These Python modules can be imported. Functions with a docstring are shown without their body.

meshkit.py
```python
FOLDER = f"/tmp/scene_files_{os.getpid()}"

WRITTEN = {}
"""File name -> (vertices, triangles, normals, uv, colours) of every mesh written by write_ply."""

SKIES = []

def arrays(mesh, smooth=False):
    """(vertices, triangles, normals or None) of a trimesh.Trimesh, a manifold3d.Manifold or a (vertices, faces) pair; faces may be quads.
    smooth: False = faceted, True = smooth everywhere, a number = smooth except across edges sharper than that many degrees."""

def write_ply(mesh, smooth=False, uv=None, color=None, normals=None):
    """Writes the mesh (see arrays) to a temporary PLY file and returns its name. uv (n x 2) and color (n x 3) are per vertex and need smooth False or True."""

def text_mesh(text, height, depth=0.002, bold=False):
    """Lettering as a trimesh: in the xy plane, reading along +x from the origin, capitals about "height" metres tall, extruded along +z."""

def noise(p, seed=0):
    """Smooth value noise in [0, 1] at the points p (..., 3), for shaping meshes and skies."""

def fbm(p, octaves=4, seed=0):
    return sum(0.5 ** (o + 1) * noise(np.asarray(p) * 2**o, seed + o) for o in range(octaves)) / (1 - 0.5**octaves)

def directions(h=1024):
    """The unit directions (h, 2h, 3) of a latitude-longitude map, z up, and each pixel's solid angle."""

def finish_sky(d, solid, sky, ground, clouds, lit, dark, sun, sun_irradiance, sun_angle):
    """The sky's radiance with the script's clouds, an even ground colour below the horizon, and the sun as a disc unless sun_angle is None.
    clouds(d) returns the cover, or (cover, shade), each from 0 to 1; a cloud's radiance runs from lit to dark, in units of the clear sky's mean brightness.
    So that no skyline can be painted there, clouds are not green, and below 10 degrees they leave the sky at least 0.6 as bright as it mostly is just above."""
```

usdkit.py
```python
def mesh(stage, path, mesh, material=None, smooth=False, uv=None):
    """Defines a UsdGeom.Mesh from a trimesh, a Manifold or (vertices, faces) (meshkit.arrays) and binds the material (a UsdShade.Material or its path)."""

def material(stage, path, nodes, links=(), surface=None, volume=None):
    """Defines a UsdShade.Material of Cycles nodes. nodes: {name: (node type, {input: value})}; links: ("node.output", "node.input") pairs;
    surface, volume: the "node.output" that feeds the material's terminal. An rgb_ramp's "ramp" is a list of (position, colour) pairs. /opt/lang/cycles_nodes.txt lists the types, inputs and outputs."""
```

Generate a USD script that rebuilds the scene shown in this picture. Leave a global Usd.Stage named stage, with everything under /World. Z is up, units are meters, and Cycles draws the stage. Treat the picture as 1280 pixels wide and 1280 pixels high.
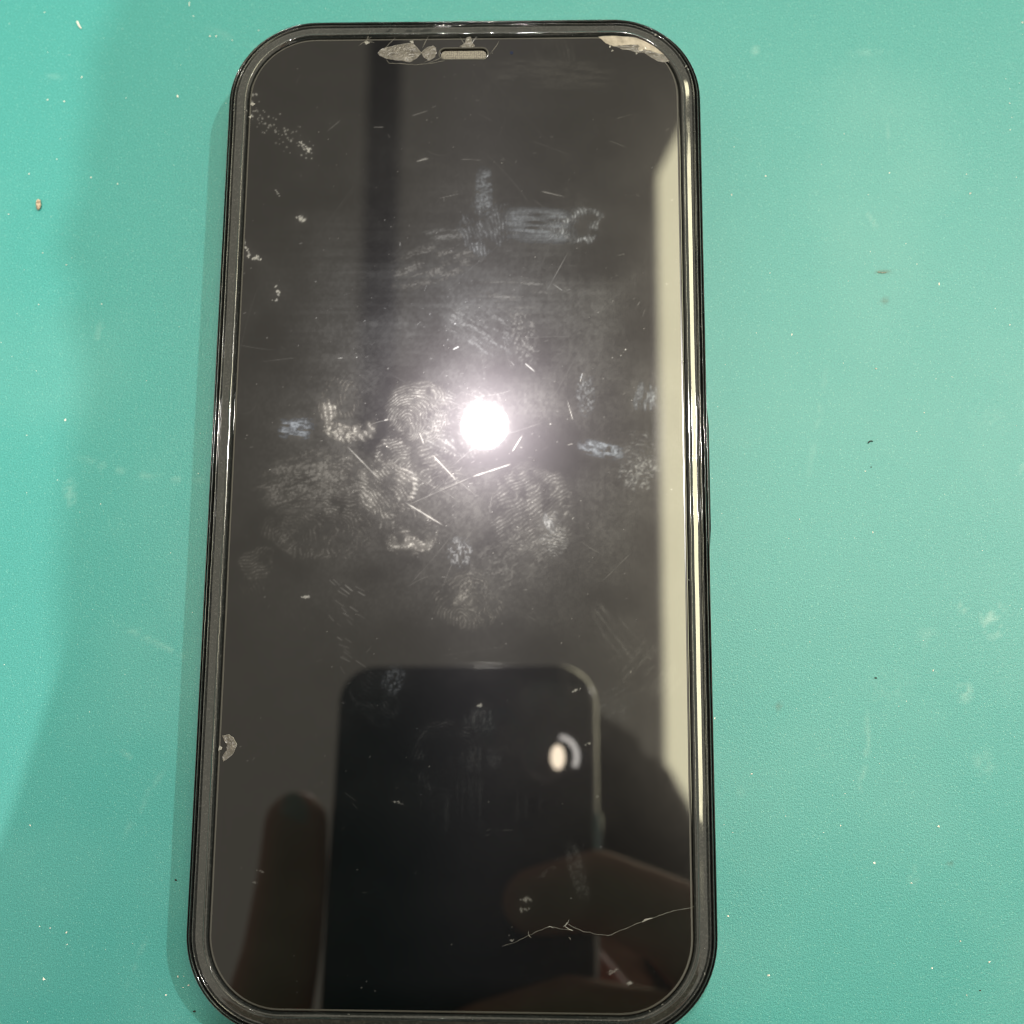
import math, random
import numpy as np
import trimesh, usdkit
import manifold3d as m3
from meshkit import noise, fbm
from pxr import Usd, UsdGeom, UsdLux, UsdShade, Sdf, Gf, Vt

random.seed(5)
RNG = np.random.default_rng(11)
MM = 0.001
stage = Usd.Stage.CreateInMemory()
UsdGeom.SetStageUpAxis(stage, "Z")
UsdGeom.SetStageMetersPerUnit(stage, 1.0)
stage.SetDefaultPrim(UsdGeom.Xform.Define(stage, "/World").GetPrim())
UsdGeom.Scope.Define(stage, "/World/Looks")

# ------------------------------------------------------------------ camera (millimetres, turned to metres at the end)
TOP = 10.0                                            # height of the protector glass over the mat
CAM = np.array([14.30, -38.16, TOP + 189.2])
TILT, ROLL_Y, TURN = 0.183, 0.030, 0.0075
FPX = 1600.0 / 1280.0                                 # focal length over picture width


def rot(a, b, g):
    rx = np.array([[1, 0, 0], [0, math.cos(a), -math.sin(a)], [0, math.sin(a), math.cos(a)]])
    ry = np.array([[math.cos(b), 0, math.sin(b)], [0, 1, 0], [-math.sin(b), 0, math.cos(b)]])
    rz = np.array([[math.cos(g), -math.sin(g), 0], [math.sin(g), math.cos(g), 0], [0, 0, 1]])
    return rz @ ry @ rx


R = rot(TILT, ROLL_Y, TURN)
cam = UsdGeom.Camera.Define(stage, "/World/camera")
M4 = np.eye(4)
M4[:3, :3] = R.T
M4[3, :3] = CAM * MM
cam.AddTransformOp().Set(Gf.Matrix4d(M4.tolist()))
cam.CreateHorizontalApertureAttr(4.0)
cam.CreateVerticalApertureAttr(4.0)
cam.CreateFocalLengthAttr(4.0 * FPX)
cam.CreateFStopAttr(4.0 * FPX / 2.6)                  # a 2.6 mm pupil
cam.CreateFocusDistanceAttr(0.1925)
cam.CreateClippingRangeAttr(Gf.Vec2f(0.004, 100.0))
cam.CreateExposureAttr(0.0)


def to_plane(u, v, z=TOP):
    """The point of the level plane z (mm) that shows at pixel u, v of the 1280 pixel photograph."""
    d = R @ np.array([(u - 640) / 1600.0, (640 - v) / 1600.0, -1.0])
    return CAM + d * ((z - CAM[2]) / d[2])


def to_pixel(p):
    q = (np.asarray(p) - CAM) @ R
    return 640 + 1600 * q[..., 0] / -q[..., 2], 640 - 1600 * q[..., 1] / -q[..., 2]


# ------------------------------------------------------------------ light
# even light of the room all around
dome = UsdLux.DomeLight.Define(stage, "/World/room_light")
dome_mat = usdkit.material(stage, "/World/Looks/room_light", {"b": ("background_shader", {"color": (1.0, 0.925, 0.735), "strength": 0.63})}, [], surface="b.background")
UsdShade.MaterialBindingAPI.Apply(dome.GetPrim()).Bind(dome_mat)
dome.CreateIntensityAttr(1.0)


def aim(prim, pos, target):
    pos, target = np.asarray(pos, float), np.asarray(target, float)
    z = pos - target
    z /= np.linalg.norm(z)
    x = np.cross([0, 1.0, 0.013], z)
    x /= np.linalg.norm(x)
    y = np.cross(z, x)
    m = np.eye(4)
    m[0, :3], m[1, :3], m[2, :3], m[3, :3] = x, y, z, pos * MM
    UsdGeom.Xformable(prim).AddTransformOp().Set(Gf.Matrix4d(m.tolist()))


def downlight(name, pos, radius, radiance, color, target=(0, 0, 0)):
    l = UsdLux.DiskLight.Define(stage, "/World/" + name)
    l.CreateRadiusAttr(radius * MM)
    l.CreateIntensityAttr(radiance)
    l.CreateColorAttr(Gf.Vec3f(*color))
    aim(l, pos, target)
    return l


def mirrored(u, v, height):
    """Where a lamp hangs, at this height over the glass, that shows at pixel u, v in the mirror of the screen."""
    p = to_plane(u, v)
    d = p - CAM
    return p + np.array([d[0], d[1], -d[2]]) * (height / -d[2])


NADIR = np.array([CAM[0], CAM[1], 0])
# the downlight whose image burns in the middle of the screen
downlight("downlight", mirrored(606, 532, 1900), 26, 1900.0, (1.0, 0.95, 0.88))
# the one behind the photographer's head
downlight("downlight_001", NADIR + np.array([-36, -135, 400]) * 4.6, 12, 12000.0, (1.0, 0.96, 0.90))
# the one off to the right
downlight("downlight_002", NADIR + np.array([1080, 560, 1900.]), 24, 3900.0, (1.0, 0.96, 0.90))
# ------------------------------------------------------------------ helpers
used = {}


def numbered(path):
    used[path] = used.get(path, -1) + 1
    return path if not used[path] else f"{path}_{used[path]:03d}"


def describe(prim, label=None, cat=None, group=None, kind=None):
    for k, v in (("label", label), ("category", cat), ("group", group), ("kind", kind)):
        if v:
            prim.SetCustomDataByKey(k, v)


def thing(name, label, cat, group=None, at=(0, 0, 0)):
    x = UsdGeom.Xform.Define(stage, numbered("/World/" + name))
    x.AddTranslateOp().Set(Gf.Vec3d(*[float(c) * MM for c in at]))
    describe(x.GetPrim(), label, cat, group)
    return x.GetPrim()


def obj(name, mesh, mat, parent=None, smooth=False, at=(0, 0, 0), **k):
    """mesh in millimetres of the world; at: where the holding thing stands."""
    base = str(parent.GetPath()) if parent else "/World"
    if hasattr(mesh, "to_mesh"):
        q = mesh.to_mesh()
        mesh = trimesh.Trimesh(q.vert_properties[:, :3], q.tri_verts, process=False)
    elif isinstance(mesh, tuple):
        v, f = np.asarray(mesh[0], float), np.asarray(mesh[1], int)
        if f.shape[1] == 4:
            f = np.vstack([f[:, [0, 1, 2]], f[:, [0, 2, 3]]])
        mesh = trimesh.Trimesh(v, f, process=False)
    mesh = trimesh.Trimesh((mesh.vertices - np.asarray(at, float)) * MM, mesh.faces, process=False)
    p = usdkit.mesh(stage, numbered(f"{base}/{name}"), mesh, mat, smooth=smooth).GetPrim()
    describe(p, **k)
    return p


def mat(name, nodes, links, surface="p.BSDF"):
    return usdkit.material(stage, "/World/Looks/" + name, nodes, links, surface=surface)


def rounded(hx, hy, r, d=0.0, n=18):
    """Outline of a rounded rectangle moved inwards by d; the same point count for each d."""
    hx, hy, r = hx - d, hy - d, max(r - d, 0.05)
    out = []
    for cx, cy, a0 in ((hx - r, hy - r, 0), (-hx + r, hy - r, 90), (-hx + r, -hy + r, 180), (hx - r, -hy + r, 270)):
        for t in np.linspace(0, 90, n):
            a = math.radians(a0 + t)
            out.append((cx + r * math.cos(a), cy + r * math.sin(a)))
    out = np.array(out)
    # cut the long straight runs into pieces so that the band can carry small waviness
    res = []
    for i in range(len(out)):
        a, b = out[i], out[(i + 1) % len(out)]
        res.append(a)
        k = {True: 40, False: 1}[i % n == n - 1]
        for j in range(1, k):
            res.append(a + (b - a) * j / k)
    return np.array(res)


def ring(hx, hy, r, profile, closed=True, wave=0.0, seed=0, ripple=0.0):
    """A profile of (inset, height) pairs swept round the rounded rectangle."""
    rows = []
    for i, (d, z) in enumerate(profile):
        o = rounded(hx, hy, r, d)
        p = np.column_stack([o, np.full(len(o), z)])
        if wave:
            c = np.column_stack([o * 0.11, np.full(len(o), i * 0.9)])
            w = (fbm(c, 3, seed) - 0.5) * 2 * wave
            nrm = o / np.maximum(np.abs(o / [hx, hy]).max(1)[:, None], 1e-6)
            nrm = nrm / np.linalg.norm(nrm, axis=1, keepdims=True)
            p[:, :2] += nrm * w[:, None]
            p[:, 2] += ((fbm(c + 31.7, 3, seed) - 0.5) * 2 * wave) * (0.8 if z > 1 else 0)
        if ripple:
            p[:, 2] += (fbm(np.column_stack([o * 0.22, np.full(len(o), 5.1)]), 3, seed + 7) - 0.5) * 2 * ripple
        rows.append(p)
    n, k = len(rows[0]), len(rows)
    v = np.vstack(rows)
    f = []
    for i in range(k if closed else k - 1):
        a, b = i * n, ((i + 1) % k) * n
        j = np.arange(n)
        f.append(np.column_stack([a + j, a + (j + 1) % n, b + (j + 1) % n, b + j]))
    f = np.vstack(f)
    return trimesh.Trimesh(v, np.vstack([f[:, [0, 1, 2]], f[:, [0, 2, 3]]]), process=False)


def plate(hx, hy, r, z0, z1, bevel=0.0, d=0.0):
    prof = [(d, z0), (d, z1 - bevel)] + ([(d + bevel, z1)] if bevel else [])
    m = ring(hx, hy, r, prof, closed=False)
    n = len(rounded(hx, hy, r))
    v = np.vstack([m.vertices, [[0, 0, z0], [0, 0, z1]]])
    j = np.arange(n)
    last = (len(prof) - 1) * n
    f = np.vstack([m.faces, np.column_stack([np.full(n, len(v) - 2), (j + 1) % n, j]), np.column_stack([np.full(n, len(v) - 1), last + j, last + (j + 1) % n])])
    return trimesh.Trimesh(v, f, process=False)


def prism(pts, z0, z1):
    """A closed outline (x, y) between two heights."""
    from shapely.geometry import Polygon
    g = Polygon(pts).buffer(0)
    g = max(getattr(g, "geoms", [g]), key=lambda q: q.area)
    m = trimesh.creation.extrude_polygon(g, z1 - z0, engine="earcut")
    m.apply_translation([0, 0, z0])
    return m


def strand(pts, radii, sides=6):
    """A thin tapering thread along points."""
    p = np.asarray(pts, float)
    r = np.broadcast_to(np.asarray(radii, float), len(p))
    t = np.gradient(p, axis=0)
    t /= np.linalg.norm(t, axis=1, keepdims=True)
    up = np.array([0, 0, 1.0])
    a = np.cross(t, up)
    a /= np.linalg.norm(a, axis=1, keepdims=True) + 1e-9
    b = np.cross(a, t)
    an = np.arange(sides) * 2 * np.pi / sides
    v = p[:, None] + r[:, None, None] * (np.cos(an)[None, :, None] * a[:, None] + np.sin(an)[None, :, None] * b[:, None])
    v = np.vstack([v.reshape(-1, 3), p[:1], p[-1:]])
    f = []
    n = len(p)
    for i in range(n - 1):
        for j in range(sides):
            q = [i * sides + j, i * sides + (j + 1) % sides, (i + 1) * sides + (j + 1) % sides, (i + 1) * sides + j]
            f += [[q[0], q[1], q[2]], [q[0], q[2], q[3]]]
    for j in range(sides):
        f += [[n * sides, (j + 1) % sides, j], [n * sides + 1, (n - 1) * sides + j, (n - 1) * sides + (j + 1) % sides]]
    return trimesh.Trimesh(v, f, process=False)


# ------------------------------------------------------------------ materials
L = "/World/Looks/"
mat("mat_rubber", {
    "g": ("geometry", {}), "at": ("attribute", {"attribute": "wear"}), "sep": ("separate_color", {}),
    "fine": ("noise_texture", {"scale": 4200.0, "detail": 2.0, "roughness": 0.75}),
    "weave": ("noise_texture", {"scale": 2300.0, "detail": 2.0, "roughness": 0.6}),
    "broad": ("noise_texture", {"scale": 30.0, "detail": 3.0}),
    "spk": ("voronoi_texture", {"scale": 1900.0, "feature": "f1"}),
    "spkr": ("rgb_ramp", {"ramp": [(0.05, (0.30, 0.30, 0.30)), (0.20, (0, 0, 0))]}), "sp": ("mix_color", {"blend_type": "mix", "b": (0.42, 0.72, 0.62)}),
    "wr": ("rgb_ramp", {"ramp": [(0.35, (0.033, 0.252, 0.232)), (0.68, (0.062, 0.350, 0.326))]}),
    "br": ("rgb_ramp", {"ramp": [(0.3, (0.94, 0.97, 0.97)), (0.7, (1, 1, 1))]}),
    "mul": ("mix_color", {"blend_type": "multiply", "fac": 1.0}),
    "st": ("mix_color", {"blend_type": "mix", "b": (0.50, 0.66, 0.60)}),
    "dk": ("mix_color", {"blend_type": "mix", "b": (0.05, 0.12, 0.09)}),
    "h": ("math", {"math_type": "add"}),
    "bump": ("bump", {"strength": 0.38, "distance": 0.00010}),
    "p": ("principled_bsdf", {"roughness": 0.40, "specular_ior_level": 0.50}),
}, [("g.position", "fine.vector"), ("g.position", "weave.vector"), ("g.position", "broad.vector"), ("g.position", "spk.vector"),
    ("fine.fac", "wr.fac"), ("broad.fac", "br.fac"), ("wr.color", "mul.a"), ("br.color", "mul.b"),
    ("at.color", "sep.color"), ("sep.r", "st.fac"), ("spk.distance", "spkr.fac"), ("spkr.color", "sp.fac"), ("mul.result", "sp.a"), ("sp.result", "st.a"), ("st.result", "dk.a"), ("sep.g", "dk.fac"),
    ("dk.result", "p.base_color"), ("fine.fac", "h.value1"), ("weave.fac", "h.value2"), ("h.value", "bump.height"), ("bump.normal", "p.normal")])

# the protector: black below, a clean mirror on top, and a greasy film that scatters (marks.r), dried dirt (marks.g), its tint (marks.b)
mat("protector_glass", {
    "at": ("attribute", {"attribute": "marks"}), "sep": ("separate_color", {}),
    "tint": ("mix_color", {"a": (1.0, 0.965, 0.91), "b": (0.62, 0.76, 1.0)}),
    "sc": ("mix_color", {"a": (0, 0, 0)}),
    "film": ("glossy_bsdf", {"roughness": 0.27, "distribution": "ggx"}),
    "veil": ("glossy_bsdf", {"roughness": 0.175, "distribution": "ggx", "color": (0.0092, 0.0084, 0.0098)}),
    "tx": ("combine_xyz", {"x": 1.0, "y": 0.0, "z": 0.0}), "veil2": ("glossy_bsdf", {"anisotropy": 0.55, "roughness": 0.27, "distribution": "ggx", "color": (0.0021, 0.0020, 0.0024)}), "a3": ("add_closure", {}),
    "dirt": ("diffuse_bsdf", {"color": (0.36, 0.36, 0.35)}),
    "p": ("principled_bsdf", {"base_color": (0.0006, 0.0010, 0.0011), "roughness": 0.018, "ior": 1.5, "specular_ior_level": 0.72}),
    "a1": ("add_closure", {}), "a2": ("add_closure", {}), "mx": ("mix_closure", {}),
}, [("at.color", "sep.color"), ("sep.r", "sc.fac"), ("sep.b", "tint.fac"), ("tint.result", "sc.b"), ("sc.result", "film.color"),
    ("p.BSDF", "a1.closure1"), ("film.BSDF", "a1.closure2"), ("a1.closure", "a2.closure1"), ("veil.BSDF", "a2.closure2"),
    ("tx.vector", "veil2.tangent"), ("a2.closure", "a3.closure1"), ("veil2.BSDF", "a3.closure2"), ("a3.closure", "mx.closure1"), ("dirt.BSDF", "mx.closure2"), ("sep.g", "mx.fac")], surface="mx.closure")

mat("protector_edge", {"p": ("principled_bsdf", {"base_color": (0.07, 0.068, 0.06), "roughness": 0.2})}, [])
mat("dark_frame", {"p": ("principled_bsdf", {"base_color": (0.028, 0.028, 0.03), "metallic": 0.7, "roughness": 0.25})}, [])
mat("black_glass", {"p": ("principled_bsdf", {"base_color": (0.003, 0.003, 0.0035), "roughness": 0.03})}, [])
mat("case_plastic", {
    "g": ("geometry", {}), "n": ("noise_texture", {"scale": 420.0, "detail": 3.0}),
    "n2": ("noise_texture", {"scale": 2400.0, "detail": 3.0, "roughness": 0.7}),
    "rr": ("rgb_ramp", {"ramp": [(0.35, (0.06, 0.06, 0.06)), (0.75, (0.24, 0.24, 0.24))]}),
    "dr": ("rgb_ramp", {"ramp": [(0.58, (0.010, 0.012, 0.012)), (0.82, (0.07, 0.07, 0.066))]}),
    "b": ("bump", {"strength": 0.10, "distance": 0.0001}),
    "p": ("principled_bsdf", {"ior": 1.5, "specular_ior_level": 0.6, "coat_weight": 0.6, "coat_roughness": 0.05})},
    [("g.position", "n.vector"), ("g.position", "n2.vector"), ("n.fac", "rr.fac"), ("n2.fac", "dr.fac"), ("rr.color", "p.roughness"), ("dr.color", "p.base_color"), ("n.fac", "b.height"), ("b.normal", "p.normal")])
mat("lip_plastic", {
    "g": ("geometry", {}), "n": ("noise_texture", {"scale": 160.0, "detail": 4.0}), "n2": ("noise_texture", {"scale": 2600.0, "detail": 3.0, "roughness": 0.75}),
    "rr": ("rgb_ramp", {"ramp": [(0.35, (0.05, 0.05, 0.05)), (0.70, (0.18, 0.18, 0.18))]}),
    "dr": ("rgb_ramp", {"ramp": [(0.50, (0.015, 0.018, 0.018)), (0.82, (0.065, 0.065, 0.061))]}),
    "b": ("bump", {"strength": 0.12, "distance": 0.0001}),
    "p": ("principled_bsdf", {"ior": 1.5, "specular_ior_level": 0.9, "coat_weight": 1.0, "coat_roughness": 0.06})},
    [("g.position", "n.vector"), ("g.position", "n2.vector"), ("n.fac", "rr.fac"), ("n2.fac", "dr.fac"), ("rr.color", "p.roughness"), ("dr.color", "p.base_color"), ("n.fac", "b.height"), ("b.normal", "p.normal")])
mat("speaker_mesh", {"g": ("geometry", {}), "v": ("voronoi_texture", {"scale": 3200.0, "randomness": 0.4}),
    "r": ("rgb_ramp", {"ramp": [(0.2, (0.26, 0.24, 0.20)), (0.6, (0.11, 0.10, 0.085))]}), "p": ("principled_bsdf", {"roughness": 0.6, "metallic": 0.2})},
    [("g.position", "v.vector"), ("v.distance", "r.fac"), ("r.color", "p.base_color")])
mat("air_gap", {"g": ("geometry", {}), "n": ("noise_texture", {"scale": 900.0, "detail": 5.0, "roughness": 0.65}), "r": ("rgb_ramp", {"ramp": [(0.34, (0.060, 0.054, 0.046)), (0.5, (0.088, 0.079, 0.067)), (0.66, (0.130, 0.117, 0.098))]}),
    "b": ("bump", {"strength": 0.5, "distance": 0.0004}), "p": ("principled_bsdf", {"roughness": 0.2, "specular_ior_level": 0.6})}, [("g.position", "n.vector"), ("n.fac", "r.fac"), ("r.color", "p.base_color"), ("n.fac", "b.height"), ("b.normal", "p.normal")])
mat("air_gap_bright", {"g": ("geometry", {}), "n": ("noise_texture", {"scale": 500.0, "detail": 5.0, "roughness": 0.6}), "r": ("rgb_ramp", {"ramp": [(0.32, (0.24, 0.215, 0.175)), (0.6, (0.44, 0.395, 0.325))]}),
    "p": ("principled_bsdf", {"roughness": 0.15})}, [("g.position", "n.vector"), ("n.fac", "r.fac"), ("r.color", "p.base_color")])
mat("cracked_glass", {"p": ("principled_bsdf", {"base_color": (0.26, 0.255, 0.235), "roughness": 0.12, "specular_ior_level": 0.8})}, [])
mat("fine_scratch", {"p": ("principled_bsdf", {"base_color": (0.14, 0.135, 0.12), "roughness": 0.3})}, [])
mat("lens_glass", {"p": ("principled_bsdf", {"base_color": (0.004, 0.004, 0.008), "roughness": 0.02, "coat_weight": 0.5, "ior": 1.6})}, [])
mat("blue_lens", {"p": ("principled_bsdf", {"base_color": (0.008, 0.014, 0.04), "roughness": 0.1})}, [])
mat("steel", {"p": ("principled_bsdf", {"base_color": (0.78, 0.77, 0.75), "metallic": 1.0, "roughness": 0.10})}, [])
mat("back_glass", {"p": ("principled_bsdf", {"base_color": (0.012, 0.016, 0.018), "roughness": 0.28})}, [])
mat("skin", {"g": ("geometry", {}), "n": ("noise_texture", {"scale": 90.0, "detail": 4.0}), "r": ("rgb_ramp", {"ramp": [(0.3, (0.56, 0.20, 0.12)), (0.7, (0.68, 0.28, 0.18))]}),
    "p": ("principled_bsdf", {"roughness": 0.5})}, [("g.position", "n.vector"), ("n.fac", "r.fac"), ("r.color", "p.base_color")])
mat("hair", {"p": ("principled_bsdf", {"base_color": (0.010, 0.009, 0.008), "roughness": 0.9, "specular_ior_level": 0.1})}, [])
mat("dark_cloth", {"g": ("geometry", {}), "n": ("noise_texture", {"scale": 900.0}), "b": ("bump", {"strength": 0.3, "distance": 0.0004}), "p": ("principled_bsdf", {"base_color": (0.022, 0.022, 0.026), "roughness": 0.85})},
    [("g.position", "n.vector"), ("n.fac", "b.height"), ("b.normal", "p.normal")])
mat("crumb", {"g": ("geometry", {}), "n": ("noise_texture", {"scale": 2500.0}), "r": ("rgb_ramp", {"ramp": [(0.35, (0.16, 0.10, 0.06)), (0.65, (0.62, 0.50, 0.36))]}), "p": ("principled_bsdf", {"roughness": 0.7})},
    [("g.position", "n.vector"), ("n.fac", "r.fac"), ("r.color", "p.base_color")])
mat("white_fluff", {"p": ("principled_bsdf", {"base_color": (0.80, 0.78, 0.70), "roughness": 0.7})}, [])
mat("dark_fluff", {"p": ("principled_bsdf", {"base_color": (0.02, 0.03, 0.025), "roughness": 0.7})}, [])

# ------------------------------------------------------------------ the long ceiling lamp with cut corners at the right, seen in the screen
mat("lit_diffuser", {"e": ("emission", {"color": (1.0, 0.935, 0.63), "strength": 9.6})}, [], surface="e.emission")
mat("lamp_housing", {"p": ("principled_bsdf", {"base_color": (0.6, 0.6, 0.58), "roughness": 0.5})}, [])
LH = 1500.0
lq = [mirrored(a, b, LH) for a, b in ((823, 218), (872, 138), (823, 952), (872, 1030))]
lx0, lx1 = lq[0][0], lq[0][0] + 400
c1, c2 = lq[1][1] - lq[0][1], lq[2][1] - lq[3][1]
outline = [(lx0, lq[2][1]), (lx0 + 45, lq[2][1] - c2), (lx1 - 45, lq[2][1] - c2), (lx1, lq[2][1]), (lx1, lq[0][1]), (lx1 - 45, lq[0][1] + c1), (lx0 + 45, lq[0][1] + c1), (lx0, lq[0][1])]
lamp = thing("ceiling_lamp", "long cream ceiling lamp with cut corners mirrored along the screen's right edge", "lamp", at=(lx0, lq[2][1], TOP + LH))
obj("diffuser", prism(outline, TOP + LH, TOP + LH + 12), L + "lit_diffuser", lamp, at=(lx0, lq[2][1], TOP + LH))
obj("housing", prism(outline, TOP + LH + 12.5, TOP + LH + 60), L + "lamp_housing", lamp, at=(lx0, lq[2][1], TOP + LH))

mat("dull_paint", {"p": ("principled_bsdf", {"base_color": (0.16, 0.17, 0.18), "roughness": 0.6})}, [])
bq = [mirrored(a, b, 2100.0) for a, b in ((462, 20), (500, 20), (478, 560))]
bar = trimesh.creation.box([bq[1][0] - bq[0][0], 1500, 60])
bar.apply_translation([(bq[0][0] + bq[1][0]) / 2, bq[2][1] + 750, TOP + 2130])
bp = obj("ceiling_beam", bar, L + "dull_paint", None, label="dark beam mirrored as a dim upright stripe in the screen's upper left", cat="beam")

# ------------------------------------------------------------------ the mat, dense where the photograph looks
def axis(lo, hi, step, far):
    return np.concatenate([np.linspace(-far, lo - 6, 14), np.arange(lo, hi, step), np.linspace(hi + 6, far, 14)])


gx, gy = axis(-84, 100, 0.5, 420), axis(-96, 92, 0.5, 330)
X, Y = np.meshgrid(gx, gy)
P = np.column_stack([X.ravel(), Y.ravel(), np.zeros(X.size)])
mu, mv = to_pixel(P)
stain, dark = np.zeros(len(P)), np.zeros(len(P))
for (cx, cy, rx, ry, s) in ((1243, 775, 16, 22, .85), (1203, 760, 6, 8, .5), (1206, 865, 10, 13, .5), (1230, 955, 16, 18, .25), (88, 616, 8, 16, .55), (1142, 1095, 7, 16, .3), (944, 63, 5, 6, .5),
                            (1112, 860, 28, 24, .16), (1085, 66, 26, 5, .22), (70, 95, 12, 4, .3), (925, 990, 8, 10, .2), (1160, 800, 14, 20, .18), (1236, 530, 30, 20, .15), (975, 1190, 20, 14, .12)):
    q = np.hypot((mu - cx) / rx, (mv - cy) / ry)
    n = fbm(np.column_stack([mu * 0.16, mv * 0.16, np.full(len(P), cx * 0.37)]), 4, 3)
    stain = np.maximum(stain, s * np.clip(1.25 - q, 0, 1) ** 0.7 * np.clip((n - 0.40) * 5, 0, 1) * 0.42)
for (cx, cy, rx, ry, s) in ((1104, 340, 9, 2.5, .8), (1106, 376, 5, 4, .6), (1188, 1080, 4, 3, .5), (973, 883, 4, 5, .5)):
    q = np.hypot((mu - cx) / rx, (mv - cy) / ry)
    dark = np.maximum(dark, s * np.clip(1.4 - q, 0, 1))
# faint cuts and drag marks
for k in range(26):
    a0, b0, an, ln = RNG.uniform(0, 1280), RNG.uniform(0, 1280), RNG.uniform(0, math.pi), RNG.uniform(14, 120)
    du, dv = mu - a0, mv - b0
    xx, yy = du * math.cos(an) + dv * math.sin(an), -du * math.sin(an) + dv * math.cos(an)
    yy = yy - RNG.normal(0, .0012) * xx ** 2
    stain = np.maximum(stain, RNG.uniform(.04, .15) * np.exp(-(yy / RNG.uniform(2.2, 4.0)) ** 2) * np.clip((1 - np.abs(xx) / ln) * 2, 0, 1) * np.clip((fbm(np.column_stack([mu * .1, mv * .1, np.full(len(P), k * 1.7)]), 2, 5) - .35) * 4, 0, 1))
# broad rubbed patches
rub = np.clip(fbm(np.column_stack([P[:, 0] * 0.045, P[:, 1] * 0.045, np.full(len(P), 4.2)]), 4, 9) - 0.47, 0, 1) * 0.16
stain = np.maximum(stain, rub)
nx, ny = len(gx), len(gy)
idx = np.arange(nx * ny).reshape(ny, nx)
F = np.column_stack([idx[:-1, :-1].ravel(), idx[:-1, 1:].ravel(), idx[1:, 1:].ravel(), idx[1:, :-1].ravel()])
Pz = P.copy()
ground = obj("work_mat", (Pz, F), L + "mat_rubber", kind="structure", label="plain sea green rubber work mat under the phone", cat="mat")


def primvar(prim, name, rgb):
    UsdGeom.PrimvarsAPI(prim).CreatePrimvar(name, Sdf.ValueTypeNames.Color3fArray, "vertex").Set(Vt.Vec3fArray.FromNumpy(np.asarray(rgb, np.float32)))


primvar(ground, "wear", np.column_stack([stain, dark, np.zeros(len(P))]))

# ------------------------------------------------------------------ the phone and its case
WO, HO, RO = 38.15, 78.5, 14.2                        # the case's outline, half sizes and corner
LIP = 3.72                                            # from the outline to the protector's edge
case = thing("phone_case", "worn clear smoky plastic case wrapped round the phone's edges", "phone case")
def bead(d0, d1, z, h, n=7):
    """A rounded ridge between two insets."""
    return [(d0 + (d1 - d0) * t, z + h * math.sin(math.pi * t) ** .8) for t in np.linspace(0, 1, n)]


outer = [(0.9, 0.05), (0.35, 0.5), (0.05, 1.6), (0.0, 3.2), (0.0, 6.2), (0.04, 7.4), (0.10, 8.2)] + bead(0.14, 0.42, 8.8, .36) + [(0.48, 8.85), (0.53, 9.2)] + bead(0.56, 0.86, 9.38, .26) + [(0.90, 9.32), (0.93, 8.6), (2.2, 8.4), (2.2, 1.3), (3.0, 1.2), (3.0, 0.05)]
obj("bumper", ring(WO, HO, RO, outer, wave=0.06, seed=2), L + "case_plastic", case, smooth=50)
lip = [(0.95, 8.7), (0.95, 9.30), (1.02, 9.44)] + bead(1.08, 1.42, 9.50, .26) + [(1.50, 9.56), (1.72, 9.76), (2.0, 9.84), (2.55, 9.82)] + bead(2.70, 3.40, 9.86, .38, 9) + [(3.48, 9.82), (3.56, 9.6), (3.58, 9.2), (2.3, 8.9)]
obj("lip", ring(WO, HO, RO, lip, wave=0.07, seed=4, ripple=0.16), L + "lip_plastic", case, smooth=50)
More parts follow.
